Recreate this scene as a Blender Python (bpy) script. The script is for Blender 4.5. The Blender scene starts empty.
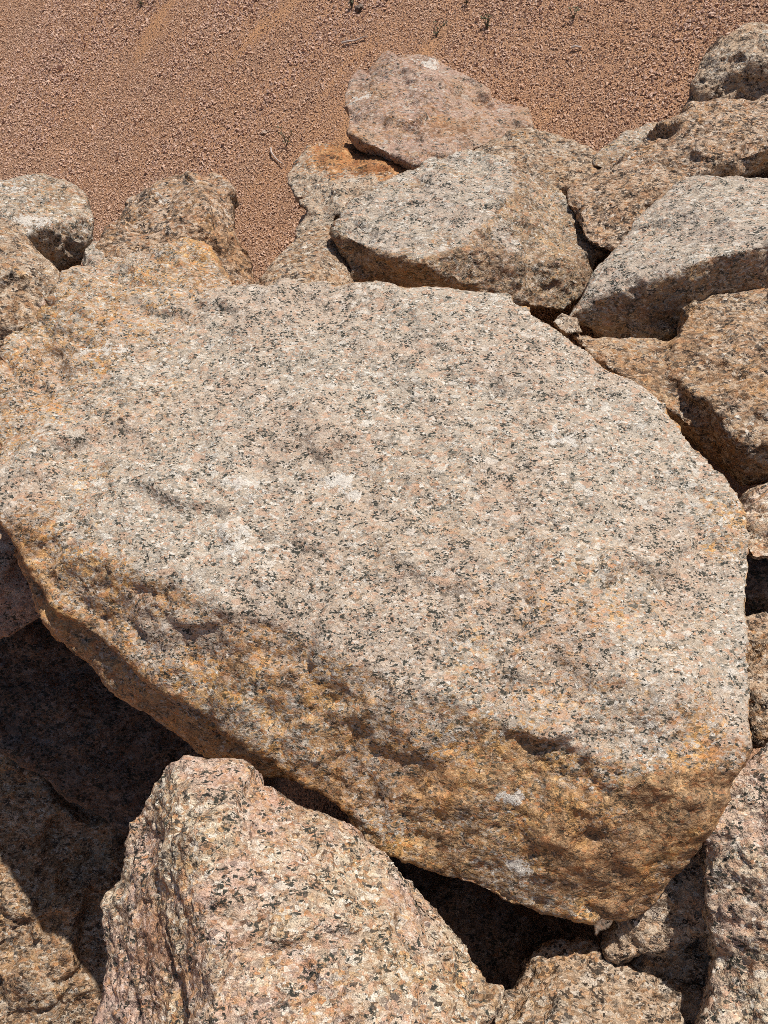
import bpy, bmesh, math, random
import numpy as np
from mathutils import Vector

# ------------------------------------------------------------------ camera, sky, sun, exposure
scene = bpy.context.scene
COL = scene.collection
PITCH = math.radians(42.0)
EYE = np.array([0.0, 0.0, 1.75])
FPX = 804.0                                   # focal length in picture heights of 1024
cam_data = bpy.data.cameras.new('camera')
cam = bpy.data.objects.new('camera', cam_data)
COL.objects.link(cam)
cam.location = EYE
cam.rotation_euler = (math.pi / 2 - PITCH, 0, 0)
cam_data.sensor_fit = 'VERTICAL'
cam_data.sensor_height = 24.0
cam_data.lens = 24.0 * FPX / 1024.0
cam_data.clip_start = 0.02
cam_data.clip_end = 2000
scene.camera = cam

SUN_DIR = np.array([0.27, 0.135, 1.0]); SUN_DIR /= np.linalg.norm(SUN_DIR)
world = bpy.data.worlds.new('World')
scene.world = world
world.use_nodes = True
wn = world.node_tree.nodes
sky = wn.new('ShaderNodeTexSky')
sky.sky_type = 'NISHITA'
sky.sun_disc = False
sky.sun_elevation = math.asin(SUN_DIR[2])
sky.sun_rotation = math.atan2(SUN_DIR[0], SUN_DIR[1])
sky.altitude = 300
sky.air_density = 0.8
sky.dust_density = 2.0
wn['Background'].inputs['Strength'].default_value = 0.065
world.node_tree.links.new(sky.outputs['Color'], wn['Background'].inputs['Color'])
sun_data = bpy.data.lights.new('sun', 'SUN')
sun_data.energy = 4.6
sun_data.angle = math.radians(0.53)
sun_data.color = (1.0, 0.955, 0.89)
sun = bpy.data.objects.new('sun', sun_data)
COL.objects.link(sun)
sun.rotation_euler = Vector(SUN_DIR).to_track_quat('Z', 'Y').to_euler()
sun.location = (3, 1, 6)
vs = scene.view_settings
vs.view_transform = 'Standard'
vs.look = 'None'
vs.exposure = 0.27
vs.gamma = 1.0
vs.use_curve_mapping = False
scene.cycles.use_denoising = False
scene.cycles.filter_width = 0.85
scene.cycles.max_bounces = 2
scene.cycles.diffuse_bounces = 2
scene.cycles.use_adaptive_sampling = True
scene.cycles.adaptive_threshold = 0.02

# ------------------------------------------------------------------ helpers
CF = np.array([0.0, math.cos(PITCH), -math.sin(PITCH)])
CU = np.array([0.0, math.sin(PITCH), math.cos(PITCH)])
CR = np.array([1.0, 0.0, 0.0])

def at(px, py, d):
    """survey helper: a point seen at (px, py) standing d metres out along the view axis"""
    return EYE + d * (CF + CR * (px - 384.0) / FPX - CU * (py - 512.0) / FPX)

def hashf(ix, iy, iz, k):
    h = (ix.astype(np.int64) * 73856093) ^ (iy.astype(np.int64) * 19349663) ^ (iz.astype(np.int64) * 83492791) ^ (k * 2654435761)
    h &= 0xffffffff
    h = ((h ^ (h >> 15)) * 0x2c1b3c6d) & 0xffffffff
    h = ((h ^ (h >> 12)) * 0x297a2d39) & 0xffffffff
    h ^= h >> 15
    return h.astype(np.float64) / 4294967295.0

def vnoise(p, k=0):
    """gradient-like value noise, -1..1"""
    i = np.floor(p).astype(np.int64)
    f = p - i
    u = f * f * f * (f * (f * 6 - 15) + 10)
    out = np.zeros(len(p))
    for dx in (0, 1):
        wx = u[:, 0] if dx else 1 - u[:, 0]
        for dy in (0, 1):
            wy = u[:, 1] if dy else 1 - u[:, 1]
            for dz in (0, 1):
                wz = u[:, 2] if dz else 1 - u[:, 2]
                h = hashf(i[:, 0] + dx, i[:, 1] + dy, i[:, 2] + dz, k)
                a = h * 6.2831853 * 7.0
                b = (h * 977.0) % 1.0 * 2 - 1
                c = np.sqrt(np.maximum(0, 1 - b * b))
                g = (f[:, 0] - dx) * np.cos(a) * c + (f[:, 1] - dy) * np.sin(a) * c + (f[:, 2] - dz) * b
                out += g * wx * wy * wz
    return out * 1.6

def fbm(p, octaves=4, k=0, gain=0.5):
    o = np.zeros(len(p)); a = 1.0
    for q in range(octaves):
        o += a * vnoise(p * 2 ** q + 13.7 * q, k + q)
        a *= gain
    return o

def facets(p, cell, k=0):
    """broken-rock relief: every random cell carries its own tilted flat; returns (offset, border distance) in metres"""
    q = p / cell
    i = np.floor(q).astype(np.int64)
    best = np.full(len(p), 1e9); second = np.full(len(p), 1e9)
    bx = np.zeros((len(p), 3)); bi = np.zeros((len(p), 3), np.int64)
    for dx in (-1, 0, 1):
        for dy in (-1, 0, 1):
            for dz in (-1, 0, 1):
                c = i + np.array([dx, dy, dz])
                pt = np.stack([c[:, 0] + hashf(c[:, 0], c[:, 1], c[:, 2], k + 1),
                               c[:, 1] + hashf(c[:, 0], c[:, 1], c[:, 2], k + 2),
                               c[:, 2] + hashf(c[:, 0], c[:, 1], c[:, 2], k + 3)], 1)
                d = ((q - pt) ** 2).sum(1)
                near = d < best
                second = np.where(near, best, np.minimum(second, d))
                best = np.where(near, d, best)
                bx[near] = pt[near]; bi[near] = c[near]
    t = np.stack([hashf(bi[:, 0], bi[:, 1], bi[:, 2], k + n) * 2 - 1 for n in (5, 6, 7)], 1)
    off = ((q - bx) * t).sum(1) + (hashf(bi[:, 0], bi[:, 1], bi[:, 2], k + 9) - 0.5) * 0.5
    return off * cell, (np.sqrt(second) - np.sqrt(best)) * cell

def smoothstep(a, b, x):
    t = np.clip((x - a) / (b - a), 0, 1)
    return t * t * (3 - 2 * t)

def ground_z(x, y):
    """flat working floor in front, a heap of crushed stone rising to the back and right, level top far away"""
    s = 0.34 + 0.47 * (y - 3.0) + 0.40 * x
    s = s + 0.02 * np.sin(x * 2.3 + y * 0.7) + 0.015 * np.sin(x * 4.1 - y * 3.3 + 1.0)
    lo = -1.1 + 0.95 / (1 + np.exp(-(x + 0.40) * 12.0))      # the bed drops away into a hollow at the left
    s = lo + np.logaddexp(0, (s - lo) * 9) / 9
    return 6.0 - np.logaddexp(0, (6.0 - s) * 3) / 3

def streak(x, y):
    """bands that run down the fall line: returns coarse (0..1) and bare-sand (0..1)"""
    gxn, gyn = 0.40 / 0.617, 0.47 / 0.617
    u = x * gxn + y * gyn
    s = -x * gyn + y * gxn
    p = np.stack([s * 2.6, u * 0.55, np.zeros_like(s)], 1)
    c = fbm(p, 4, 501) + 0.35 * fbm(np.stack([x, y, x * 0], 1) * 5, 3, 502)
    q = np.stack([s * 3.4 + 5, u * 0.9 + 3, np.ones_like(s)], 1)
    b = fbm(q, 4, 511)
    return smoothstep(-0.3, 0.6, c), smoothstep(0.42, 0.85, b)

# ------------------------------------------------------------------ materials
def nd(nt, kind, **kw):
    n = nt.nodes.new(kind)
    for k, v in kw.items():
        setattr(n, k, v)
    return n

def ramp(nt, fac, stops, interp='LINEAR'):
    r = nd(nt, 'ShaderNodeValToRGB')
    r.color_ramp.interpolation = interp
    e = r.color_ramp.elements
    while len(e) < len(stops):
        e.new(0.5)
    for k, (pos, c) in enumerate(stops):
        e[k].position = pos
        e[k].color = (c[0], c[1], c[2], 1)
    nt.links.new(fac, r.inputs['Fac'])
    return r.outputs['Color']

def math_(nt, op, a, b=None, c=None, clamp=False):
    n = nd(nt, 'ShaderNodeMath', operation=op, use_clamp=clamp)
    for k, v in enumerate((a, b, c)):
        if v is None:
            continue
        if isinstance(v, (int, float)):
            n.inputs[k].default_value = v
        else:
            nt.links.new(v, n.inputs[k])
    return n.outputs[0]

def mixc(nt, fac, a, b, blend='MIX'):
    n = nd(nt, 'ShaderNodeMix', data_type='RGBA', blend_type=blend)
    for s, v in ((n.inputs[0], fac), (n.inputs[6], a), (n.inputs[7], b)):
        if isinstance(v, (int, float)):
            s.default_value = v
        elif isinstance(v, tuple):
            s.default_value = (v[0], v[1], v[2], 1)
        else:
            nt.links.new(v, s)
    return n.outputs[2]

def maprange(nt, v, a, b, c=0.0, d=1.0, smooth=True):
    n = nd(nt, 'ShaderNodeMapRange', interpolation_type='SMOOTHSTEP' if smooth else 'LINEAR')
    nt.links.new(v, n.inputs[0])
    for k, x in enumerate((a, b, c, d)):
        n.inputs[k + 1].default_value = x
    return n.outputs[0]

def noise(nt, vec, scale, detail=4.0, rough=0.55, out='Fac'):
    n = nd(nt, 'ShaderNodeTexNoise')
    n.inputs['Scale'].default_value = scale
    n.inputs['Detail'].default_value = detail
    n.inputs['Roughness'].default_value = rough
    nt.links.new(vec, n.inputs['Vector'])
    return n.outputs[out]

def voro(nt, vec, scale, feature='F1'):
    n = nd(nt, 'ShaderNodeTexVoronoi', feature=feature)
    n.inputs['Scale'].default_value = scale
    nt.links.new(vec, n.inputs['Vector'])
    return n

def granite(name, feldspar, dark=0.10, scale=150.0, tint=((0.55, 0.36, 0.26), 0.25), stain_cols=None, bump=0.8, dark_col=(0.022, 0.026, 0.021), seams=0.8, flake=1.0):
    m = bpy.data.materials.new(name)
    m.use_nodes = True
    nt = m.node_tree
    bsdf = nt.nodes['Principled BSDF']
    tc = nd(nt, 'ShaderNodeTexCoord').outputs['Object']
    wob = noise(nt, tc, scale * 0.9, 1.0, 0.5, 'Color')
    wv = nd(nt, 'ShaderNodeVectorMath', operation='MULTIPLY_ADD')
    nt.links.new(wob, wv.inputs[0]); wv.inputs[1].default_value = (0.9 / scale,) * 3
    an = nd(nt, 'ShaderNodeVectorMath', operation='MULTIPLY')
    nt.links.new(tc, an.inputs[0]); an.inputs[1].default_value = (0.72, 1.12, 1.2)
    nt.links.new(an.outputs[0], wv.inputs[2])
    vec = wv.outputs[0]
    v1 = voro(nt, vec, scale)
    v2 = voro(nt, vec, scale * 2.1)
    s1 = nd(nt, 'ShaderNodeSeparateColor'); nt.links.new(v1.outputs['Color'], s1.inputs[0])
    s2 = nd(nt, 'ShaderNodeSeparateColor'); nt.links.new(v2.outputs['Color'], s2.inputs[0])
    c1 = ramp(nt, s1.outputs[0], feldspar, 'CONSTANT')
    c2 = ramp(nt, s2.outputs[0], feldspar, 'CONSTANT')
    base = mixc(nt, math_(nt, 'GREATER_THAN', s1.outputs[1], 0.55), c1, c2)
    # scattered coarse crystals
    v4 = voro(nt, vec, scale * 0.42)
    s4 = nd(nt, 'ShaderNodeSeparateColor'); nt.links.new(v4.outputs['Color'], s4.inputs[0])
    base = mixc(nt, math_(nt, 'MULTIPLY', math_(nt, 'GREATER_THAN', s4.outputs[0], 0.80), 0.75), base, ramp(nt, s4.outputs[1], [feldspar[0], (0.3, feldspar[1][1]), (0.55, feldspar[2][1]), (0.8, feldspar[5][1])], 'CONSTANT'))
    # broad colour drift through the stone
    big = noise(nt, tc, 5.0, 5.0, 0.6)
    base = mixc(nt, maprange(nt, big, 0.42, 0.66, 0.0, tint[1]), base, tint[0])
    # iron stain on the joint faces, with its own blotches
    st = nd(nt, 'ShaderNodeAttribute', attribute_name='stain').outputs['Fac']
    blot = noise(nt, tc, 9.0, 5.0, 0.7)
    blot2 = noise(nt, tc, 60.0, 3.0, 0.7)
    f = math_(nt, 'ADD', st, math_(nt, 'MULTIPLY_ADD', blot, 1.5, -0.75))
    f = math_(nt, 'ADD', f, math_(nt, 'MULTIPLY_ADD', blot2, 1.5, -0.75))
    f = math_(nt, 'ADD', f, math_(nt, 'MULTIPLY_ADD', s1.outputs[2], 1.1, -0.55))
    f = maprange(nt, f, 0.12, 0.95)
    f = math_(nt, 'MULTIPLY', f, maprange(nt, st, 0.02, 0.25))
    sc = stain_cols or [(0.28, (0.34, 0.255, 0.19)), (0.42, (0.64, 0.50, 0.38)), (0.53, (0.86, 0.69, 0.52)), (0.64, (1.00, 0.76, 0.49)), (0.78, (0.80, 0.56, 0.38))]
    stc = mixc(nt, 1.0, base, ramp(nt, noise(nt, tc, 15.0, 5.0, 0.72), sc), 'MULTIPLY')
    base = mixc(nt, f, base, stc)
    # dark mica, in flecks that gather into clots
    v3 = voro(nt, vec, scale * 1.55)
    s3 = nd(nt, 'ShaderNodeSeparateColor'); nt.links.new(v3.outputs['Color'], s3.inputs[0])
    clot = noise(nt, tc, scale * 0.22, 4.0, 0.7)
    dk = math_(nt, 'ADD', math_(nt, 'MULTIPLY', s3.outputs[2], 0.50), math_(nt, 'MULTIPLY', clot, 1.1))
    dk = math_(nt, 'ADD', dk, math_(nt, 'MULTIPLY_ADD', big, 0.3, -0.15))
    dk = maprange(nt, dk, 1.03 - dark * 0.9, 1.065 - dark * 0.9)
    dk = math_(nt, 'MULTIPLY', dk, math_(nt, 'MULTIPLY_ADD', f, -0.35, 0.95))
    base = mixc(nt, dk, base, dark_col)
    # thin dark seams: mica films, also painted as small shadows between the grains
    film = noise(nt, vec, scale * 0.42, 2.0, 0.6)
    seam = maprange(nt, math_(nt, 'ABSOLUTE', math_(nt, 'SUBTRACT', film, 0.5)), 0.006, 0.030, 1.0, 0.0)
    seam = math_(nt, 'MULTIPLY', seam, maprange(nt, clot, 0.42, 0.62, 0.0, seams))
    base = mixc(nt, seam, base, (dark_col[0] * 2.2, dark_col[1] * 1.9, dark_col[2] * 1.7))
    # pale crushed scuffs
    sf = nd(nt, 'ShaderNodeAttribute', attribute_name='scuff').outputs['Fac']
    sfm = maprange(nt, math_(nt, 'ADD', sf, math_(nt, 'MULTIPLY_ADD', noise(nt, tc, 55.0, 3.0, 0.75), 3.4, -1.7)), 0.50, 0.60)
    sfm = math_(nt, 'MULTIPLY', sfm, maprange(nt, sf, 0.02, 0.2))
    base = mixc(nt, math_(nt, 'MULTIPLY', sfm, 0.8), base, (0.62, 0.58, 0.52))
    # fine grain
    g = noise(nt, tc, scale * 4.0, 2.0, 0.6)
    base = mixc(nt, 1.0, base, ramp(nt, g, [(0.25, (0.50, 0.48, 0.46)), (0.75, (1.36, 1.36, 1.36))]), 'MULTIPLY')
    nt.links.new(base, bsdf.inputs['Base Color'])
    bsdf.inputs['Roughness'].default_value = 0.78
    bsdf.inputs['Specular IOR Level'].default_value = 0.32
    # relief: broken flats of three sizes plus grain, heights in metres
    def flats(sc_, vec_):
        v = voro(nt, vec_, sc_)
        dv = nd(nt, 'ShaderNodeVectorMath', operation='SUBTRACT')
        nt.links.new(vec_, dv.inputs[0]); nt.links.new(v.outputs['Position'], dv.inputs[1])
        cv = nd(nt, 'ShaderNodeVectorMath', operation='SUBTRACT')
        nt.links.new(v.outputs['Color'], cv.inputs[0]); cv.inputs[1].default_value = (0.5, 0.5, 0.5)
        dt = nd(nt, 'ShaderNodeVectorMath', operation='DOT_PRODUCT')
        nt.links.new(dv.outputs[0], dt.inputs[0]); nt.links.new(cv.outputs[0], dt.inputs[1])
        return dt.outputs['Value']
    ww = nd(nt, 'ShaderNodeVectorMath', operation='MULTIPLY_ADD')
    nt.links.new(noise(nt, tc, 30.0, 0.0, 0.6, 'Color'), ww.inputs[0]); ww.inputs[1].default_value = (0.03,) * 3
    nt.links.new(tc, ww.inputs[2])
    big_ = math_(nt, 'MULTIPLY', flats(34.0, ww.outputs[0]), math_(nt, 'MULTIPLY_ADD', st, 0.5 * flake, 0.25 * flake))
    h = math_(nt, 'ADD', big_, math_(nt, 'MULTIPLY', flats(88.0, ww.outputs[0]), 0.85 * flake))
    h = math_(nt, 'ADD', h, math_(nt, 'MULTIPLY', s1.outputs[0], 0.16 / scale))
    h = math_(nt, 'ADD', h, math_(nt, 'MULTIPLY', noise(nt, tc, scale * 0.9, 3.0, 0.75), 0.85 / scale))
    bp = nd(nt, 'ShaderNodeBump')
    bp.inputs['Strength'].default_value = bump
    bp.inputs['Distance'].default_value = 1.0
    nt.links.new(h, bp.inputs['Height'])
    nt.links.new(bp.outputs[0], bsdf.inputs['Normal'])
    return m

GREY = [(0.0, (0.430, 0.360, 0.280)), (0.18, (0.510, 0.445, 0.365)), (0.36, (0.490, 0.325, 0.225)), (0.50, (0.310, 0.280, 0.235)),
        (0.64, (0.470, 0.380, 0.290)), (0.82, (0.630, 0.585, 0.515)), (0.93, (0.150, 0.135, 0.105))]
WARM = [(0.0, (0.470, 0.360, 0.250)), (0.20, (0.610, 0.520, 0.390)), (0.40, (0.500, 0.315, 0.200)), (0.54, (0.330, 0.260, 0.190)),
        (0.66, (0.530, 0.405, 0.285)), (0.80, (0.690, 0.625, 0.520)), (0.92, (0.120, 0.100, 0.078))]
TAN = [(0.0, (0.405, 0.305, 0.215)), (0.20, (0.510, 0.420, 0.320)), (0.40, (0.450, 0.295, 0.190)), (0.54, (0.265, 0.215, 0.165)),
       (0.66, (0.465, 0.355, 0.260)), (0.82, (0.600, 0.535, 0.450)), (0.92, (0.100, 0.082, 0.066))]
PINK = [(0.0, (0.470, 0.310, 0.250)), (0.24, (0.540, 0.390, 0.320)), (0.46, (0.430, 0.265, 0.200)), (0.60, (0.350, 0.260, 0.215)),
        (0.72, (0.520, 0.380, 0.300)), (0.88, (0.610, 0.520, 0.460)), (0.96, (0.200, 0.160, 0.140))]
M = {
    'grey': granite('grey_granite', GREY, 0.035, 185.0, tint=((0.47, 0.33, 0.24), 0.35), flake=0.8,
                    stain_cols=[(0.27, (0.38, 0.26, 0.17)), (0.40, (0.72, 0.52, 0.34)), (0.52, (1.00, 0.71, 0.43)), (0.64, (1.22, 0.82, 0.38)), (0.78, (0.95, 0.55, 0.28))]),
    'greyfar': granite('pale_grey_granite', GREY, 0.03, 150.0, tint=((0.42, 0.33, 0.27), 0.4), bump=0.9),
    'warm': granite('cream_granite', WARM, 0.03, 140.0, tint=((0.58, 0.39, 0.32), 0.7), bump=1.0, seams=1.0, flake=1.1),
    'tan': granite('tan_weathered_granite', TAN, 0.025, 115.0, tint=((0.47, 0.30, 0.17), 0.4), bump=1.0, seams=1.0, flake=1.3, dark_col=(0.034, 0.025, 0.018)),
    'umber': granite('brown_pitted_granite', [(p, (c[0] * 1.03, c[1] * 0.98, c[2] * 0.96)) for p, c in TAN], 0.05, 105.0, tint=((0.46, 0.31, 0.19), 0.45), bump=1.0, seams=1.0, flake=1.5, dark_col=(0.034, 0.025, 0.018)),
    'pink': granite('pink_granite', [(p, (c[0] * 0.88, c[1] * 0.90, c[2] * 0.88)) for p, c in PINK], 0.0, 130.0, tint=((0.42, 0.27, 0.16), 0.6), bump=0.8),
    'orange': granite('orange_faced_granite', TAN, 0.02, 120.0, tint=((0.50, 0.36, 0.25), 0.4), flake=0.8,
                      stain_cols=[(0.30, (0.50, 0.29, 0.18)), (0.45, (0.80, 0.46, 0.24)), (0.56, (1.0, 0.64, 0.34)), (0.7, (0.82, 0.46, 0.26))]),
    'dark': granite('dark_and_shade_granite', [(p, (c[0] * 0.45, c[1] * 0.42, c[2] * 0.44)) for p, c in TAN], 0.06, 120.0, tint=((0.14, 0.085, 0.06), 0.4), bump=1.0, flake=1.4),  # tan stone darkened to paint in shade; on the clod its own tone
}

# ------------------------------------------------------------------ ground sheet
def grade(a, b, fine0, fine1, step):
    core = np.arange(fine0, fine1 + 1e-6, step)
    left = fine0 - np.geomspace(step, fine0 - a, 26)[::-1]
    right = fine1 + np.geomspace(step, b - fine1, 26)
    return np.concatenate([left, core, right])

def ground_mat():
    m = bpy.data.materials.new('crushed_stone_ground')
    m.use_nodes = True
    nt = m.node_tree
    bsdf = nt.nodes['Principled BSDF']
    tc = nd(nt, 'ShaderNodeTexCoord').outputs['Object']
    big = noise(nt, tc, 2.2, 5.0, 0.6)
    c = ramp(nt, big, [(0.35, (0.40, 0.235, 0.145)), (0.55, (0.46, 0.255, 0.145)), (0.7, (0.42, 0.25, 0.155))])
    v = voro(nt, tc, 185.0)
    s = nd(nt, 'ShaderNodeSeparateColor'); nt.links.new(v.outputs['Color'], s.inputs[0])
    c = mixc(nt, 0.85, c, ramp(nt, s.outputs[0], [(0.0, (0.45, 0.42, 0.42)), (0.35, (0.85, 0.85, 0.88)), (0.8, (1.12, 1.12, 1.12)), (1.0, (1.35, 1.45, 1.55))]), 'MULTIPLY')
    sandm = nd(nt, 'ShaderNodeAttribute', attribute_name='sand').outputs['Fac']
    c = mixc(nt, math_(nt, 'MULTIPLY', sandm, 0.7), c, (0.50, 0.265, 0.13))
    nt.links.new(c, bsdf.inputs['Base Color'])
    bsdf.inputs['Roughness'].default_value = 0.95
    bsdf.inputs['Specular IOR Level'].default_value = 0.15
    dv = nd(nt, 'ShaderNodeVectorMath', operation='SUBTRACT')
    nt.links.new(tc, dv.inputs[0]); nt.links.new(v.outputs['Position'], dv.inputs[1])
    cv = nd(nt, 'ShaderNodeVectorMath', operation='SUBTRACT')
    nt.links.new(v.outputs['Color'], cv.inputs[0]); cv.inputs[1].default_value = (0.5, 0.5, 0.5)
    dt = nd(nt, 'ShaderNodeVectorMath', operation='DOT_PRODUCT')
    nt.links.new(dv.outputs[0], dt.inputs[0]); nt.links.new(cv.outputs[0], dt.inputs[1])
    h = math_(nt, 'ADD', math_(nt, 'MULTIPLY', dt.outputs['Value'], 1.3), math_(nt, 'MULTIPLY', v.outputs['Distance'], -0.004))
    h = math_(nt, 'ADD', h, math_(nt, 'MULTIPLY', noise(nt, tc, 240.0, 2.0, 0.7), 0.003))
    bp = nd(nt, 'ShaderNodeBump')
    bp.inputs['Strength'].default_value = 1.0
    bp.inputs['Distance'].default_value = 1.0
    nt.links.new(h, bp.inputs['Height'])
    nt.links.new(bp.outputs[0], bsdf.inputs['Normal'])
    return m

gx = grade(-500.0, 500.0, -4.0, 3.5, 0.06)
gy = grade(-500.0, 500.0, 0.0, 7.0, 0.06)
GX, GY = np.meshgrid(gx, gy)
gp = np.stack([GX.ravel(), GY.ravel(), ground_z(GX.ravel(), GY.ravel())], 1)
nx, ny = len(gx), len(gy)
ii = (np.arange(ny - 1)[:, None] * nx + np.arange(nx - 1)[None, :]).ravel()
gf = np.stack([ii, ii + 1, ii + nx + 1, ii + nx], 1)

def mesh_np(name, verts, faces, mat, smooth=False):
    me = bpy.data.meshes.new(name)
    n, k = faces.shape
    me.vertices.add(len(verts)); me.vertices.foreach_set('co', verts.astype(np.float32).ravel())
    me.loops.add(n * k); me.loops.foreach_set('vertex_index', faces.astype(np.int32).ravel())
    me.polygons.add(n); me.polygons.foreach_set('loop_start', np.arange(0, n * k, k, dtype=np.int32))
    me.update(calc_edges=True)
    me.validate()
    if smooth:
        me.shade_smooth()
    else:
        me.shade_flat()
    me.materials.append(mat)
    o = bpy.data.objects.new(name, me)
    COL.objects.link(o)
    return o

ground = mesh_np('ground', gp, gf, ground_mat(), True)
sa = ground.data.attributes.new('sand', 'FLOAT', 'POINT')
sa.data.foreach_set('value', streak(gp[:, 0], gp[:, 1])[1].astype(np.float32))
ground['kind'] = 'structure'
ground['label'] = 'reddish brown crushed stone heap sloping up behind the boulders'

# ------------------------------------------------------------------ boulders
def boulder(label, mat, hulls, T=0.45, shrink=0.8, voxel=0.007, smooth=6, large=0.012, chip=(0.10, 0.14), chip2=(0.03, 0.12),
            mid=0.004, grit=0.0012, seed=1, stain=0.0, fresh=None, spots=(), scuffs=(), name='granite_boulder', down=0.0, craggy=0.0, strike=None, rough_at=()):
    """hulls: lists of surveyed corner points (px, py, depth); each list closes into one convex lump, the lumps fuse.
    T: how thick the stone goes on behind its visible faces.  fresh: (normal, lo, hi) - faces turned this way are free of iron stain.
    spots / scuffs: (px, py, depth, radius, amount)."""
    bm = bmesh.new()
    for h in hulls:
        P = np.array([at(*q) for q in h])
        c = P.mean(0)
        ray = c - EYE; ray /= np.linalg.norm(ray)
        B = c + (P - c) * shrink + ray * T + np.array([0, 0, -down])
        vs_ = [bm.verts.new(v) for v in np.concatenate([P, B])]
        r = bmesh.ops.convex_hull(bm, input=vs_, use_existing_faces=False)
        bad = [g for g in set(r['geom_interior']) | set(r['geom_unused']) if isinstance(g, bmesh.types.BMVert)]
        bmesh.ops.delete(bm, geom=[b for b in bad if b.is_valid], context='VERTS')
    bmesh.ops.recalc_face_normals(bm, faces=bm.faces)
    me0 = bpy.data.meshes.new('tmp')
    bm.to_mesh(me0); bm.free()
    ob = bpy.data.objects.new('tmp', me0)
    COL.objects.link(ob)
    r = ob.modifiers.new('r', 'REMESH'); r.mode = 'VOXEL'; r.voxel_size = voxel
    s = ob.modifiers.new('s', 'SMOOTH'); s.factor = 0.5; s.iterations = smooth
    dg = bpy.context.evaluated_depsgraph_get()
    me = bpy.data.meshes.new_from_object(ob.evaluated_get(dg))
    bpy.data.objects.remove(ob); bpy.data.meshes.remove(me0)
    n = len(me.vertices)
    co = np.empty(n * 3, np.float32); me.vertices.foreach_get('co', co); co = co.reshape(-1, 3).astype(np.float64)
    no = np.empty(n * 3, np.float32); me.vertex_normals.foreach_get('vector', no); no = no.reshape(-1, 3).astype(np.float64)
    p = co + seed * 3.17
    w = np.stack([fbm(p * 9, 3, seed * 31 + 100 * q) for q in range(3)], 1) * 0.03
    ev = np.empty(len(me.edges) * 2, np.int32); me.edges.foreach_get('vertices', ev); ev = ev.reshape(-1, 2)
    deg = np.bincount(ev.ravel(), minlength=n).astype(float); deg[deg == 0] = 1
    def relax(v, times):
        for _ in range(times):
            v = 0.5 * v + 0.5 * (np.bincount(ev[:, 0], v[ev[:, 1]], n) + np.bincount(ev[:, 1], v[ev[:, 0]], n)) / deg
        return v
    disp = large * fbm(p * 5, 3, seed)
    rough = np.clip(0.5 + 0.9 * fbm(p * 4 + 7, 3, seed + 77), 0.1, 1.3)
    frm = np.zeros(n)
    if fresh is not None:
        nv = np.array(fresh[0], float); nv /= np.linalg.norm(nv)
        frm = smoothstep(fresh[1], fresh[2], no @ nv + 0.12 * fbm(p * 6, 4, seed + 40))
        rough = rough * (1 + craggy * (1 - frm))
    for px, py, d, rad, amt in rough_at:
        rough = rough * (1 + amt * (1 - smoothstep(0.3, 1.0, np.linalg.norm(co - at(px, py, d), axis=1) / rad)))
    o1, b1 = facets(p + w, chip[0], seed * 11)
    disp += chip[1] * relax(o1, 3)
    o2, b2 = facets((p * np.array([1.0, 1.0, 1.9]) if strike is None else p - 0.62 * np.outer(p @ strike, strike)) + w * 0.45, chip2[0], seed * 11 + 50)
    disp += chip2[1] * relax(o2, 2) * rough
    disp += 0.25 * mid * fbm(p * 42, 2, seed + 5) * rough
    o3, b3 = facets(p * np.array([1.0, 1.0, 1.5]) + w * 0.25, 0.017, seed * 11 + 90)
    disp += mid * 45 * o3 * (0.4 + 0.6 * rough)
    # small broken-out pits and grains
    disp += grit * (1.6 * vnoise(p * 120, seed + 8) + 1.2 * np.abs(vnoise(p * 70, seed + 9)))
    jit = np.stack([vnoise(p * 60, seed + 20 + q) for q in range(3)], 1) * grit * 1.2
    new = co + no * disp[:, None] + jit
    # colour masks
    st = np.full(n, float(stain)) if not np.ndim(stain) else stain
    st = st * (1 - frm)
    for px, py, d, rad, amt in spots:
        q = at(px, py, d)
        dist = np.linalg.norm((co - q) + w * 1.5, axis=1) / rad
        st = st + amt * (1 - smoothstep(0.25, 1.0, dist))
    sc = np.zeros(n)
    for px, py, d, rad, amt in scuffs:
        q = at(px, py, d)
        dist = np.linalg.norm(((co - q) + w * 1.2) * np.array([0.7, 1.0, 1.4]), axis=1) / rad
        sc = sc + amt * (1 - smoothstep(0.2, 1.0, dist))
    base = np.array([new[:, 0].mean(), new[:, 1].mean(), new[:, 2].min()])
    me.vertices.foreach_set('co', (new - base).astype(np.float32).ravel())
    for nm, arr in (('stain', np.clip(st, 0, 1.5)), ('scuff', np.clip(sc, 0, 1.2))):
        a = me.attributes.new(nm, 'FLOAT', 'POINT')
        a.data.foreach_set('value', arr.astype(np.float32))
    me.shade_smooth()
    me.materials.clear(); me.materials.append(M[mat])
    me.update()
    me.name = name
    o = bpy.data.objects.new(name, me)
    o.location = base
    COL.objects.link(o)
    o['label'] = label
    o['category'] = 'boulder'
    o['group'] = 'granite boulders of the pile'
    return o

TOPN = (0.0, -0.259, 0.966)
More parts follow.
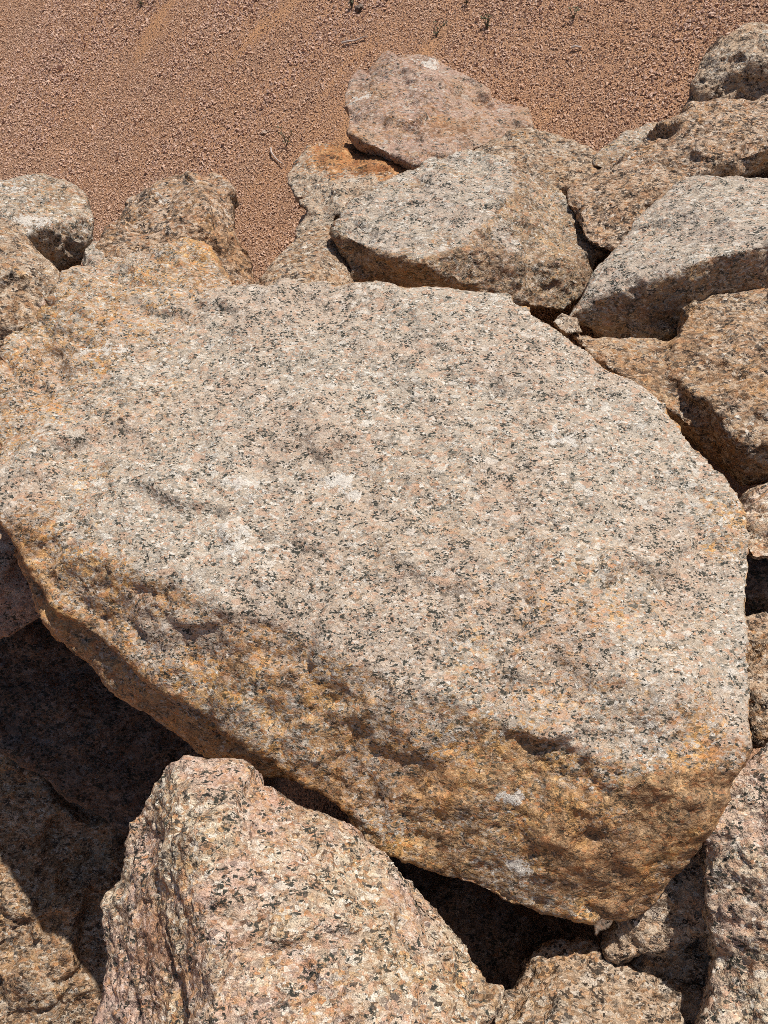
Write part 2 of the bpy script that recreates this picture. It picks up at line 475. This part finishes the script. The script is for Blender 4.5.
# the big slab in the middle
STRIKE = at(640, 772, 1.345) - at(190, 524, 1.59)
STRIKE /= np.linalg.norm(STRIKE)
boulder('huge grey speckled granite boulder with flat top and rusty brown front, centre', 'grey', [
    [(-12, 505, 1.60), (-8, 400, 1.76), (0, 340, 1.86), (45, 308, 1.90), (100, 288, 1.94), (235, 284, 1.955), (310, 282, 1.945), (400, 289, 1.93), (470, 289, 1.92), (512, 297, 1.89),
     (522, 313, 1.87), (552, 325, 1.85), (582, 343, 1.83), (650, 392, 1.77), (682, 424, 1.725), (722, 472, 1.65), (752, 520, 1.59), (754, 548, 1.56),
     (742, 580, 1.53), (748, 650, 1.45), (755, 745, 1.36), (738, 772, 1.345), (640, 772, 1.345), (540, 735, 1.375), (470, 690, 1.412), (380, 640, 1.455), (290, 586, 1.510),
     (190, 524, 1.59), (100, 502, 1.615), (708, 828, 1.38), (676, 880, 1.41), (640, 920, 1.44), (590, 922, 1.44), (510, 911, 1.445), (440, 876, 1.455), (385, 850, 1.465),
     (150, 465, 1.655), (300, 515, 1.580), (420, 565, 1.520), (560, 640, 1.438), (680, 690, 1.388),
     (345, 810, 1.475), (318, 748, 1.48), (245, 700, 1.51), (160, 662, 1.55), (100, 640, 1.57), (50, 608, 1.58), (10, 550, 1.60), (420, 470, 1.625), (300, 420, 1.70), (560, 560, 1.51)],
    [(5, 545, 1.62), (50, 628, 1.62), (125, 694, 1.62), (200, 752, 1.64), (285, 776, 1.64), (345, 806, 1.52), (330, 720, 1.52), (200, 640, 1.60), (60, 560, 1.62)],
    [(61, 276, 1.99), (85, 273, 2.0), (129, 266, 2.01), (149, 256, 2.03), (183, 246, 2.05), (205, 249, 2.05), (240, 283, 1.99), (215, 305, 1.92), (110, 330, 1.87), (40, 320, 1.91)],
    ], T=0.62, shrink=0.80, voxel=0.0075, smooth=12, large=0.014, chip=(0.15, 0.10), chip2=(0.05, 0.12), mid=0.0038, grit=0.0014, seed=3, strike=STRIKE,
    stain=0.92, fresh=(TOPN, 0.58, 0.95), craggy=0.6, rough_at=[(100, 300, 1.95, 0.42, 2.6), (30, 400, 1.8, 0.25, 1.5)],
    spots=[(100, 285, 1.96, 0.36, 0.26), (190, 265, 2.0, 0.2, 0.4), (30, 350, 1.86, 0.3, 0.32), (20, 430, 1.72, 0.16, 0.4), (60, 560, 1.6, 0.22, 0.35), (700, 780, 1.36, 0.16, 0.5), (730, 520, 1.6, 0.12, 0.4),
           (600, 830, 1.38, 0.2, 0.3), (480, 790, 1.38, 0.2, 0.25), (440, 560, 1.55, 0.6, 0.12), (620, 680, 1.4, 0.4, 0.14), (120, 400, 1.8, 0.4, 0.15)],
    scuffs=[(515, 866, 1.43, 0.036, 1.1), (515, 800, 1.41, 0.032, 1.0), (245, 490, 1.62, 0.04, 0.7), (340, 490, 1.61, 0.05, 0.75), (235, 530, 1.56, 0.045, 0.7), (110, 355, 1.83, 0.05, 0.6), (562, 445, 1.66, 0.05, 0.6)])
# front row
boulder('cream and pink rough granite boulder with rounded peak, lowest in front', 'warm', [
    [(92, 1070, 1.34), (100, 985, 1.38), (106, 930, 1.42), (118, 870, 1.44), (128, 826, 1.45), (150, 786, 1.45), (164, 762, 1.44), (186, 754, 1.43), (238, 762, 1.44), (266, 778, 1.44),
     (306, 800, 1.43), (356, 835, 1.41), (388, 852, 1.39), (414, 890, 1.37), (444, 924, 1.35), (484, 960, 1.32), (495, 990, 1.30), (499, 1080, 1.27),
     (205, 830, 1.29), (300, 890, 1.265), (235, 960, 1.20), (230, 1080, 1.12), (420, 1080, 1.15), (390, 950, 1.235)]],
    T=0.38, down=0.16, voxel=0.0052, smooth=6, large=0.014, chip=(0.17, 0.13), chip2=(0.065, 0.15), mid=0.0042, grit=0.0018, seed=8, stain=0.27,
    spots=[(180, 960, 1.3, 0.15, 0.45), (300, 800, 1.42, 0.12, 0.3), (450, 1000, 1.3, 0.1, 0.3)])
boulder('knobbly cream granite boulder cut off by the lower right picture edge', 'warm', [
    [(703, 835, 1.385), (706, 800, 1.395), (730, 772, 1.405), (768, 739, 1.415), (830, 700, 1.385), (880, 880, 1.285), (800, 960, 1.295), (716, 950, 1.365), (708, 900, 1.375), (750, 860, 1.335), (770, 930, 1.315)],
    [(716, 950, 1.375), (716, 985, 1.365), (706, 1030, 1.345), (702, 1090, 1.315), (860, 1090, 1.205), (860, 940, 1.275), (770, 950, 1.325), (750, 1040, 1.295)]],
    T=0.22, down=0.25, voxel=0.0052, smooth=8, large=0.014, chip=(0.08, 0.16), chip2=(0.03, 0.18), mid=0.005, grit=0.0022, seed=11, stain=0.18, spots=[(710, 960, 1.16, 0.08, 0.6)])
boulder('large dark boulder in shade at lower left with one sunlit corner', 'tan', [
    [(-60, 690, 2.40), (0, 668, 2.42), (30, 690, 2.42), (76, 716, 2.40), (110, 746, 2.38), (130, 780, 2.36), (134, 812, 2.34), (124, 860, 2.32), (118, 930, 2.28), (118, 1000, 2.24), (110, 1090, 2.18), (-80, 1090, 2.10), (-80, 850, 2.25), (20, 900, 2.23), (60, 800, 2.30)]],
    T=0.4, voxel=0.008, smooth=6, large=0.016, chip=(0.13, 0.34), chip2=(0.055, 0.34), mid=0.006, grit=0.0016, seed=13, stain=0.6)
boulder('purplish grey boulder end poking out left of the big slab', 'pink', [
    [(-60, 520, 1.86), (0, 526, 1.84), (30, 550, 1.83), (44, 590, 1.83), (48, 614, 1.84), (0, 640, 1.85), (-60, 668, 1.82), (-30, 590, 1.76)]],
    T=0.4, voxel=0.0078, seed=17, stain=0.1)
boulder('black shaded boulder deep in the hollow under the slab, left', 'dark', [  # shade of the hollow is put into the dark stone colour
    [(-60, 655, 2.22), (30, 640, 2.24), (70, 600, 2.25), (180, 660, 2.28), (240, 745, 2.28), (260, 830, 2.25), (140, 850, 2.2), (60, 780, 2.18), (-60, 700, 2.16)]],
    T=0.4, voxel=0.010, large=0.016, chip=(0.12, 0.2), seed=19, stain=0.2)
boulder('black shaded boulder deep in the hollow under the slab, lower middle', 'dark', [  # filler stone, coloured dark as cavity shade
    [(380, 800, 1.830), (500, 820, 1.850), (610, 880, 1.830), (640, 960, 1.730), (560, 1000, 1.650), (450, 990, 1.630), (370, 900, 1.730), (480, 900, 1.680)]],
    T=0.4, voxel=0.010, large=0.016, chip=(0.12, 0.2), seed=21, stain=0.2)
boulder('tan boulder at the bottom edge half crossed by shadow, lower right', 'tan', [
    [(492, 1010, 1.460), (520, 976, 1.500), (548, 946, 1.530), (575, 943, 1.530), (640, 965, 1.510), (700, 985, 1.480), (730, 1000, 1.440), (740, 1090, 1.320), (480, 1090, 1.300), (600, 1040, 1.380)]],
    T=0.45, voxel=0.0055, large=0.012, chip=(0.10, 0.16), chip2=(0.03, 0.2), mid=0.005, grit=0.0016, seed=23, stain=0.3)
boulder('cracked grey boulder wedged in the gap beneath the slab, lower right', 'tan', [
    [(605, 955, 1.490), (622, 905, 1.500), (655, 875, 1.470), (690, 850, 1.450), (725, 825, 1.440), (735, 930, 1.410), (668, 955, 1.440)]],
    T=0.45, voxel=0.0078, chip=(0.07, 0.25), chip2=(0.025, 0.3), seed=29, stain=0.1)
boulder('small tan boulder lit beside the knobbly right hand boulder', 'tan', [
    [(615, 975, 1.54), (650, 950, 1.52), (704, 934, 1.50), (735, 930, 1.48), (740, 1010, 1.44), (700, 985, 1.45)]],
    T=0.4, voxel=0.0078, seed=31, stain=0.2)
# right hand side
boulder('orange brown boulder with flat shelf and dark underside at right edge', 'tan', [
    [(672, 338, 2.02), (690, 302, 2.06), (720, 290, 2.07), (760, 285, 2.07), (840, 284, 2.05), (840, 430, 1.76), (800, 445, 1.76), (745, 448, 1.79), (705, 402, 1.84), (668, 372, 1.92), (745, 492, 1.90), (840, 470, 1.86), (700, 425, 1.88)],
    [(566, 332, 2.01), (600, 345, 2.04), (640, 353, 2.04), (690, 345, 2.02), (745, 450, 1.90), (740, 480, 1.98), (700, 450, 1.92), (690, 425, 1.86), (655, 398, 1.88), (615, 370, 1.93), (580, 346, 1.97)]],
    T=0.45, voxel=0.0078, smooth=7, large=0.014, chip=(0.11, 0.16), chip2=(0.035, 0.16), mid=0.004, grit=0.0013, seed=37, stain=0.55, spots=[(650, 385, 1.92, 0.1, 0.5), (680, 350, 1.98, 0.08, 0.5)])
boulder('small pinkish boulder squeezed against the slab at right edge', 'warm', [
    [(732, 512, 1.74), (756, 484, 1.76), (820, 468, 1.72), (820, 556, 1.60), (750, 560, 1.64), (740, 535, 1.68)]],
    T=0.4, voxel=0.0055, seed=41, stain=0.3)
boulder('dark shaded boulder between two lit ones at right edge', 'dark', [  # dark colour stands in for the shade in this gap
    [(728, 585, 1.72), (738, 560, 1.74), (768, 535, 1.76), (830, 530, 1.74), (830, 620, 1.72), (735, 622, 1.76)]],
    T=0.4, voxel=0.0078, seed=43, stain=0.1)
boulder('tan boulder sliver beside the slab above the lower right boulder', 'tan', [
    [(732, 618, 1.64), (760, 614, 1.66), (830, 610, 1.62), (830, 700, 1.50), (768, 728, 1.52), (752, 748, 1.54), (738, 690, 1.58)]],
    T=0.4, voxel=0.0055, seed=47, stain=0.25)
boulder('smooth grey boulder with deep shadow under its front, upper right', 'greyfar', [
    [(570, 316, 2.14), (580, 290, 2.15), (602, 264, 2.22), (626, 234, 2.30), (652, 204, 2.38), (680, 181, 2.46), (702, 172, 2.49), (732, 178, 2.47), (840, 182, 2.42), (840, 230, 2.07), (768, 244, 2.06), (702, 258, 2.06), (668, 274, 2.07), (622, 290, 2.09), (590, 292, 2.12),
     (566, 322, 2.17), (600, 340, 2.19), (645, 348, 2.20), (674, 340, 2.2), (700, 298, 2.15), (840, 278, 2.16)]],
    T=0.42, voxel=0.0071, smooth=10, large=0.014, chip=(0.14, 0.12), chip2=(0.035, 0.14), mid=0.0035, grit=0.0012, seed=53, stain=0.6, fresh=((-0.1, -0.2, 0.97), 0.35, 0.75))
boulder('brown pitted boulder with hollow side lying behind the smooth grey one', 'umber', [
    [(645, 142, 2.62), (690, 104, 2.68), (730, 98, 2.68), (840, 96, 2.64), (840, 146, 2.58), (770, 151, 2.56), (742, 158, 2.55), (716, 180, 2.54), (640, 196, 2.52), (600, 172, 2.58), (700, 145, 2.52), (840, 125, 2.50)],
    [(562, 191, 2.52), (592, 178, 2.58), (622, 158, 2.62), (662, 150, 2.58), (692, 180, 2.48), (642, 206, 2.42), (612, 252, 2.38), (585, 242, 2.40), (574, 215, 2.44)]],
    T=0.42, voxel=0.0075, smooth=4, large=0.012, chip=(0.14, 0.24), chip2=(0.05, 0.16), mid=0.005, grit=0.0016, seed=59, stain=0.35)
boulder('rounded tan boulder at the top right corner against the gravel', 'tan', [
    [(682, 112, 2.86), (692, 80, 2.84), (701, 56, 2.84), (720, 36, 2.84), (746, 25, 2.84), (800, 26, 2.82), (840, 40, 2.80), (840, 118, 2.80), (760, 118, 2.80), (750, 60, 2.72), (840, 70, 2.70)]],
    T=0.4, voxel=0.0078, smooth=4, large=0.012, chip=(0.14, 0.13), chip2=(0.05, 0.16), mid=0.006, grit=0.0016, seed=61, stain=0.12)
boulder('flat purplish stone slab tucked behind the brown pitted boulder', 'greyfar', [
    [(592, 166, 2.74), (602, 150, 2.78), (626, 133, 2.82), (655, 126, 2.84), (680, 125, 2.82), (670, 150, 2.72), (610, 172, 2.70)]],
    T=0.3, voxel=0.0075, seed=67, stain=0.4)
# back row, middle
boulder('grey boulder with golden brown right side standing behind the slab', 'greyfar', [
    [(332, 232, 2.35), (346, 204, 2.42), (400, 171, 2.52), (432, 155, 2.57), (482, 152, 2.58), (508, 162, 2.55), (546, 181, 2.55), (580, 214, 2.51), (603, 250, 2.47), (590, 284, 2.42), (562, 312, 2.38), (510, 304, 2.33),
     (512, 195, 2.40), (455, 246, 2.24), (416, 262, 2.22), (382, 252, 2.25), (350, 288, 2.42), (440, 290, 2.33), (565, 265, 2.36)]],
    T=0.45, voxel=0.0071, smooth=5, large=0.012, chip=(0.12, 0.14), chip2=(0.04, 0.18), mid=0.005, grit=0.0014, seed=71, stain=0.8, fresh=(np.cross(at(455, 246, 2.24) - at(332, 232, 2.35), at(482, 152, 2.58) - at(332, 232, 2.35)), 0.88, 0.975))
boulder('low brown boulder lying between the flat pink one and the pitted one', 'tan', [
    [(466, 156, 2.80), (492, 138, 2.84), (530, 128, 2.86), (562, 135, 2.85), (602, 155, 2.80), (606, 172, 2.74), (572, 192, 2.70), (545, 190, 2.68), (500, 170, 2.72)]],
    T=0.35, voxel=0.0075, seed=73, stain=0.25)
boulder('flat topped pink boulder highest in the middle, edged by gravel', 'pink', [
    [(343, 96, 3.02), (350, 80, 3.07), (386, 57, 3.13), (420, 55, 3.13), (440, 58, 3.12), (482, 86, 3.04), (528, 112, 2.97), (530, 128, 2.92), (500, 140, 2.85), (450, 160, 2.76), (415, 166, 2.74), (370, 145, 2.80), (346, 130, 2.88),
     (350, 143, 2.92), (415, 176, 2.82)]],
    T=0.35, voxel=0.0075, smooth=4, large=0.010, chip=(0.14, 0.2), chip2=(0.05, 0.14), mid=0.003, grit=0.0009, seed=79, stain=0.3, spots=[(440, 130, 2.88, 0.15, 0.35)], scuffs=[(360, 100, 3.0, 0.06, 0.8), (425, 62, 3.1, 0.07, 0.8)])
boulder('boulder with smooth orange top and crumbly dark left end', 'orange', [
    [(285, 176, 2.86), (305, 152, 2.92), (318, 141, 2.97), (372, 143, 2.96), (414, 160, 2.88), (404, 176, 2.76), (372, 192, 2.66), (346, 206, 2.62), (336, 216, 2.62), (312, 216, 2.68), (300, 204, 2.74), (330, 175, 2.76)],
    [(295, 242, 2.66), (298, 222, 2.70), (314, 208, 2.70), (336, 210, 2.64), (330, 250, 2.58)]],
    T=0.32, voxel=0.0071, smooth=4, large=0.012, chip=(0.09, 0.18), chip2=(0.035, 0.25), mid=0.005, grit=0.0015, seed=83, stain=0.0, spots=[(350, 155, 2.9, 0.24, 1.4), (395, 165, 2.82, 0.2, 1.2)])
boulder('wedge of smooth light brown stone between slab and orange topped boulder', 'tan', [
    [(248, 296, 2.30), (272, 262, 2.36), (292, 243, 2.41), (312, 228, 2.45), (336, 223, 2.47), (356, 284, 2.36), (354, 304, 2.28), (312, 275, 2.26), (290, 290, 2.22)]],
    T=0.4, voxel=0.0071, smooth=6, large=0.006, chip=(0.12, 0.08), chip2=(0.035, 0.08), seed=89, stain=0.3)
# back row, left
boulder('rough brown peaked boulder standing behind the slab at left', 'umber', [
    [(92, 280, 2.22), (106, 244, 2.32), (111, 224, 2.38), (130, 200, 2.46), (156, 181, 2.52), (186, 175, 2.54), (214, 180, 2.52), (228, 191, 2.49), (240, 230, 2.42), (253, 278, 2.34), (256, 295, 2.28), (180, 300, 2.26), (100, 300, 2.26), (150, 235, 2.28), (205, 215, 2.34), (212, 270, 2.25)]],
    T=0.42, voxel=0.0071, smooth=4, large=0.012, chip=(0.14, 0.24), chip2=(0.05, 0.16), mid=0.005, grit=0.0016, seed=97, stain=0.5, spots=[(245, 250, 2.38, 0.18, 0.7)], scuffs=[(160, 195, 2.46, 0.05, 0.7)])
boulder('rounded pale grey boulder with whitish patch at the left edge', 'greyfar', [
    [(-50, 190, 2.42), (0, 182, 2.46), (40, 175, 2.48), (66, 180, 2.47), (85, 195, 2.44), (92, 220, 2.40), (89, 246, 2.38), (74, 272, 2.42), (50, 270, 2.36), (-50, 270, 2.25), (40, 225, 2.26)]],
    T=0.4, voxel=0.0071, smooth=7, large=0.014, chip=(0.10, 0.14), chip2=(0.04, 0.18), mid=0.005, grit=0.0013, seed=101, stain=0.35, spots=[(60, 200, 2.4, 0.1, 0.4)], scuffs=[(35, 220, 2.28, 0.07, 0.8), (10, 190, 2.42, 0.07, 0.6)])
boulder('pinkish brown boulder with dark hollow below, lower of two at left edge', 'tan', [
    [(-50, 216, 2.20), (0, 216, 2.22), (20, 231, 2.20), (45, 256, 2.17), (65, 277, 2.16), (62, 300, 2.12), (30, 345, 2.06), (-50, 350, 2.04), (15, 275, 2.08)]],
    T=0.4, voxel=0.0078, smooth=6, seed=103, stain=0.3)
boulder('small grey stone standing between the pale boulder and the peaked one', 'greyfar', [
    [(84, 276, 2.24), (85, 252, 2.28), (95, 240, 2.31), (106, 247, 2.30), (109, 280, 2.24), (96, 262, 2.22)]],
    T=0.2, voxel=0.005, smooth=4, chip=(0.05, 0.2), large=0.006, seed=107, stain=0.1)
boulder('small light tan wedge stone on the slab at left edge', 'warm', [
    [(38, 306, 2.0), (50, 289, 2.03), (62, 279, 2.06), (66, 296, 2.0), (52, 312, 1.96)]],
    T=0.15, voxel=0.005, smooth=4, chip=(0.05, 0.2), large=0.005, seed=109, stain=0.15)
boulder('small light brown chip of stone on the dark seam under the grey boulder', 'tan', [
    [(552, 322, 1.98), (562, 314, 2.01), (576, 320, 2.02), (582, 332, 2.0), (566, 334, 1.96)]],
    T=0.12, voxel=0.004, smooth=3, chip=(0.04, 0.2), large=0.004, seed=113, stain=0.1)

# ------------------------------------------------------------------ loose gravel on the heap
rng = np.random.default_rng(5)
N = 440000
X = rng.uniform(-3.4, 2.0, N); Y = rng.uniform(2.2, 6.9, N)
raw = 0.34 + 0.47 * (Y - 3) + 0.40 * X
keep = (raw > -0.06) & (Y < 4.75 - 0.637 * X)
X, Y = X[keep], Y[keep]
coarse, bare = streak(X, Y)
keep = rng.random(len(X)) > np.maximum(bare * 0.75, 0.35 * coarse)
X, Y, coarse, bare = X[keep], Y[keep], coarse[keep], bare[keep]
n = len(X)
Z = ground_z(X, Y)
size = (0.0032 + 0.0013 * coarse) * rng.lognormal(0.0, 0.30, n) * (1 - 0.35 * bare)
octa = np.array([[1, 0, 0], [-1, 0, 0], [0, 1, 0], [0, -1, 0], [0, 0, 1], [0, 0, -1]], float) * 1.25
V = octa[None] + rng.uniform(-0.55, 0.55, (n, 6, 3))
V *= np.stack([np.ones(n), rng.uniform(0.65, 1.0, n), rng.uniform(0.45, 0.9, n)], 1)[:, None, :]
q = rng.normal(size=(n, 4)); q /= np.linalg.norm(q, axis=1)[:, None]
a, b, c, d = q.T
R = np.stack([np.stack([a*a+b*b-c*c-d*d, 2*(b*c-a*d), 2*(b*d+a*c)], 1), np.stack([2*(b*c+a*d), a*a-b*b+c*c-d*d, 2*(c*d-a*b)], 1), np.stack([2*(b*d-a*c), 2*(c*d+a*b), a*a-b*b-c*c+d*d], 1)], 1)
V = np.einsum('nij,nkj->nki', R, V) * size[:, None, None]
nrm = np.array([-0.40, -0.47, 1.0]); nrm /= np.linalg.norm(nrm)
lift = size * rng.uniform(-0.2, 0.8, n)
V += (np.stack([X, Y, Z], 1) + nrm * lift[:, None])[:, None, :]
tri = np.array([[0, 2, 4], [2, 1, 4], [1, 3, 4], [3, 0, 4], [2, 0, 5], [1, 2, 5], [3, 1, 5], [0, 3, 5]])
F = (tri[None] + (np.arange(n) * 6)[:, None, None]).reshape(-1, 3)

gm = bpy.data.materials.new('crushed_pink_stone')
gm.use_nodes = True
nt = gm.node_tree
bs = nt.nodes['Principled BSDF']
ca = nd(nt, 'ShaderNodeAttribute', attribute_name='stone_colour').outputs['Color']
tco = nd(nt, 'ShaderNodeTexCoord').outputs['Object']
gcol = mixc(nt, 1.0, ca, ramp(nt, noise(nt, tco, 420.0, 2.0, 0.6), [(0.3, (0.72, 0.72, 0.72)), (0.7, (1.25, 1.25, 1.25))]), 'MULTIPLY')
nt.links.new(gcol, bs.inputs['Base Color'])
bs.inputs['Roughness'].default_value = 0.85
bs.inputs['Specular IOR Level'].default_value = 0.25
gravel = mesh_np('gravel', V.reshape(-1, 3), F, gm, False)
pal = 1.34 * np.array([[0.42, 0.275, 0.195], [0.50, 0.36, 0.27], [0.35, 0.21, 0.14], [0.37, 0.26, 0.215], [0.56, 0.44, 0.355], [0.24, 0.16, 0.13], [0.44, 0.265, 0.155]])
wts = np.array([0.26, 0.2, 0.18, 0.14, 0.07, 0.07, 0.08])
pick = rng.choice(len(pal), n, p=wts)
sc_ = pal[pick] * rng.uniform(0.85, 1.15, (n, 1))
purple = np.array([0.44, 0.30, 0.25]); sand = np.array([0.50, 0.325, 0.205])
k = (coarse * 0.35)[:, None]
sc_ = sc_ * (1 - k) + purple * k * rng.uniform(0.7, 1.25, (n, 1))
k = np.clip((1 - coarse) * 0.45 + bare * 0.5, 0, 0.8)[:, None]
sc_ = sc_ * (1 - k) + sand * k * rng.uniform(0.8, 1.2, (n, 1))
sc_ = 0.62 * sc_ + 0.38 * np.array([0.54, 0.345, 0.25])
ga = gravel.data.attributes.new('stone_colour', 'FLOAT_COLOR', 'POINT')
ga.data.foreach_set('color', np.repeat(np.concatenate([sc_, np.ones((n, 1))], 1), 6, axis=0).astype(np.float32).ravel())
gravel['kind'] = 'stuff'
gravel['label'] = 'loose crushed pinkish brown gravel covering the slope'
gravel['category'] = 'gravel'

# ------------------------------------------------------------------ small litter on the gravel
def ground_hit(px, py):
    lo, hi = 1.0, 9.0
    for _ in range(50):
        mid_ = 0.5 * (lo + hi)
        q = at(px, py, mid_)
        if q[2] > float(ground_z(q[0], q[1])):
            lo = mid_
        else:
            hi = mid_
    return at(px, py, lo)

def plain_mat(name, col, rough=0.8):
    m = bpy.data.materials.new(name)
    m.use_nodes = True
    nt = m.node_tree
    bsdf = nt.nodes['Principled BSDF']
    t = nd(nt, 'ShaderNodeTexCoord').outputs['Object']
    c = ramp(nt, noise(nt, t, 160.0, 4.0, 0.65), [(0.3, tuple(0.6 * v for v in col)), (0.7, tuple(1.3 * v for v in col))])
    nt.links.new(c, bsdf.inputs['Base Color'])
    bsdf.inputs['Roughness'].default_value = rough
    return m

def tube(bm, pts, radii, sides=6):
    rings = []
    for k, p in enumerate(pts):
        t = (pts[min(k + 1, len(pts) - 1)] - pts[max(k - 1, 0)]).normalized()
        u = t.orthogonal().normalized(); v = t.cross(u)
        rings.append([bm.verts.new(p + (u * math.cos(a_) + v * math.sin(a_)) * radii[k]) for a_ in (2 * math.pi * j / sides for j in range(sides))])
    for r0, r1 in zip(rings, rings[1:]):
        for j in range(sides):
            bm.faces.new((r0[j], r0[(j + 1) % sides], r1[(j + 1) % sides], r1[j]))
    bm.faces.new(rings[0][::-1]); bm.faces.new(rings[-1])

def finish(bm, name, mat, base, parent=None):
    me = bpy.data.meshes.new(name)
    bmesh.ops.recalc_face_normals(bm, faces=bm.faces)
    bm.to_mesh(me); bm.free()
    me.materials.append(mat)
    o = bpy.data.objects.new(name, me)
    COL.objects.link(o)
    if parent is None:
        o.location = base
    else:
        o.parent = parent
    return o

WOOD = plain_mat('bleached_wood', (0.48, 0.40, 0.35))
LEAF = plain_mat('dry_olive_leaf', (0.085, 0.085, 0.040))
STEM = plain_mat('dry_brown_stem', (0.10, 0.075, 0.05))
UPN = Vector(nrm)

def twig(label, path, r):
    base = Vector(ground_hit(*path[0]))
    pts = [Vector(ground_hit(*q)) - base + UPN * (0.012 + 0.004 * math.sin(k * 2.0)) for k, q in enumerate(path)]
    bm = bmesh.new()
    tube(bm, pts, [r * (1.0 - 0.55 * k / (len(pts) - 1)) for k in range(len(pts))])
    o = finish(bm, 'twig', WOOD, base)
    o['label'] = label; o['category'] = 'twig'

twig('pale curved dry twig lying left of the orange topped boulder', [(272, 150), (273, 155), (276, 159), (280, 163), (284, 166)], 0.0042)
twig('bleached thin stick on the gravel above the flat pink boulder', [(343, 45), (350, 44), (356, 42), (362, 40), (368, 39)], 0.0055)
twig('short pale stick on the gravel right of the flat pink boulder', [(572, 50), (576, 49.5), (582, 49)], 0.0060)

def weed(label, px, py, h, stems, seed):
    rnd = random.Random(seed)
    base = Vector(ground_hit(px, py))
    root = bpy.data.objects.new('dry_weed', None)
    COL.objects.link(root)
    root.location = base
    root['label'] = label; root['category'] = 'weed'; root['group'] = 'dry weeds on the gravel slope'
    for k in range(stems):
        a_ = rnd.uniform(0, 6.283); lean = rnd.uniform(0.1, 0.7)
        pts = []
        for j in range(5):
            t = j / 4
            pts.append(Vector((math.cos(a_) * lean * h * t * (0.6 + 0.4 * t), math.sin(a_) * lean * h * t * (0.6 + 0.4 * t), h * t * rnd.uniform(0.9, 1.05))))
        bm = bmesh.new()
        tube(bm, pts, [0.0022 * (1 - 0.6 * j / 4) for j in range(5)], 5)
        st = finish(bm, 'stem', STEM, None, root)
        bm = bmesh.new()
        for j in range(7):
            c_ = pts[rnd.randint(1, 4)] + Vector((rnd.uniform(-1, 1), rnd.uniform(-1, 1), rnd.uniform(-0.5, 0.5))) * 0.004
            d_ = Vector((rnd.uniform(-1, 1), rnd.uniform(-1, 1), rnd.uniform(0.1, 1))).normalized() * rnd.uniform(0.010, 0.020)
            w_ = d_.orthogonal().normalized() * 0.0035
            n_ = d_.cross(w_).normalized() * 0.0008
            vs_ = [bm.verts.new(c_ + q) for q in (Vector(), d_ * 0.5 + w_, d_, d_ * 0.5 - w_, d_ * 0.5 + n_, d_ * 0.5 - n_)]
            for f_ in ((0, 1, 4), (1, 2, 4), (2, 3, 4), (3, 0, 4), (1, 0, 5), (2, 1, 5), (3, 2, 5), (0, 3, 5)):
                bm.faces.new([vs_[i_] for i_ in f_])
        finish(bm, 'leaves', LEAF, None, st).parent = root

weed('small dark weed at the top edge of the gravel, far left', 141, 8, 0.075, 5, 1)
weed('thin upright weed straight above the flat pink boulder', 436, 37, 0.055, 3, 2)
weed('low spreading weed, middle one of three above the flat pink boulder', 487, 29, 0.045, 5, 3)
weed('wispy weed at the top edge above the flat pink boulder', 466, 6, 0.05, 3, 4)
weed('faint dry weed behind the orange topped boulder', 287, 146, 0.07, 3, 5)
weed('tiny weed on the gravel near the short pale stick', 573, 20, 0.04, 3, 6)
weed('dark tuft beside purple clod at the top edge of the gravel', 352, 9, 0.05, 5, 7)

def stone(label, px, py, r, mat, seed):
    c_ = ground_hit(px, py)
    o = None
    d0 = (c_ - EYE) @ CF
    pxm = FPX / d0
    rnd = random.Random(seed)
    pts = []
    for k in range(9):
        a_ = 2 * math.pi * k / 9
        pts.append((px + math.cos(a_) * r * pxm * rnd.uniform(0.75, 1.15), py + math.sin(a_) * 0.7 * r * pxm * rnd.uniform(0.75, 1.15), d0 - 0.3 * r + rnd.uniform(-0.2, 0.2) * r))
    pts.append((px, py, d0 - 1.0 * r))
    boulder(label, mat, [pts], T=1.2 * r, voxel=max(0.002, r / 9), smooth=2, large=0.1 * r, chip=(0.9 * r, 0.3), chip2=(0.4 * r, 0.2), mid=0.0003, grit=0.0002, seed=seed, stain=0.1, name='stone')
    o = COL.objects[-1]
    o['category'] = 'stone'; o['group'] = 'loose stones on the gravel'

stone('purplish dark clod at the top edge of the gravel, above the bleached stick', 360, 8, 0.028, 'dark', 201)
stone('pale pebble on the gravel above the curved twig', 264, 133, 0.022, 'pink', 204)
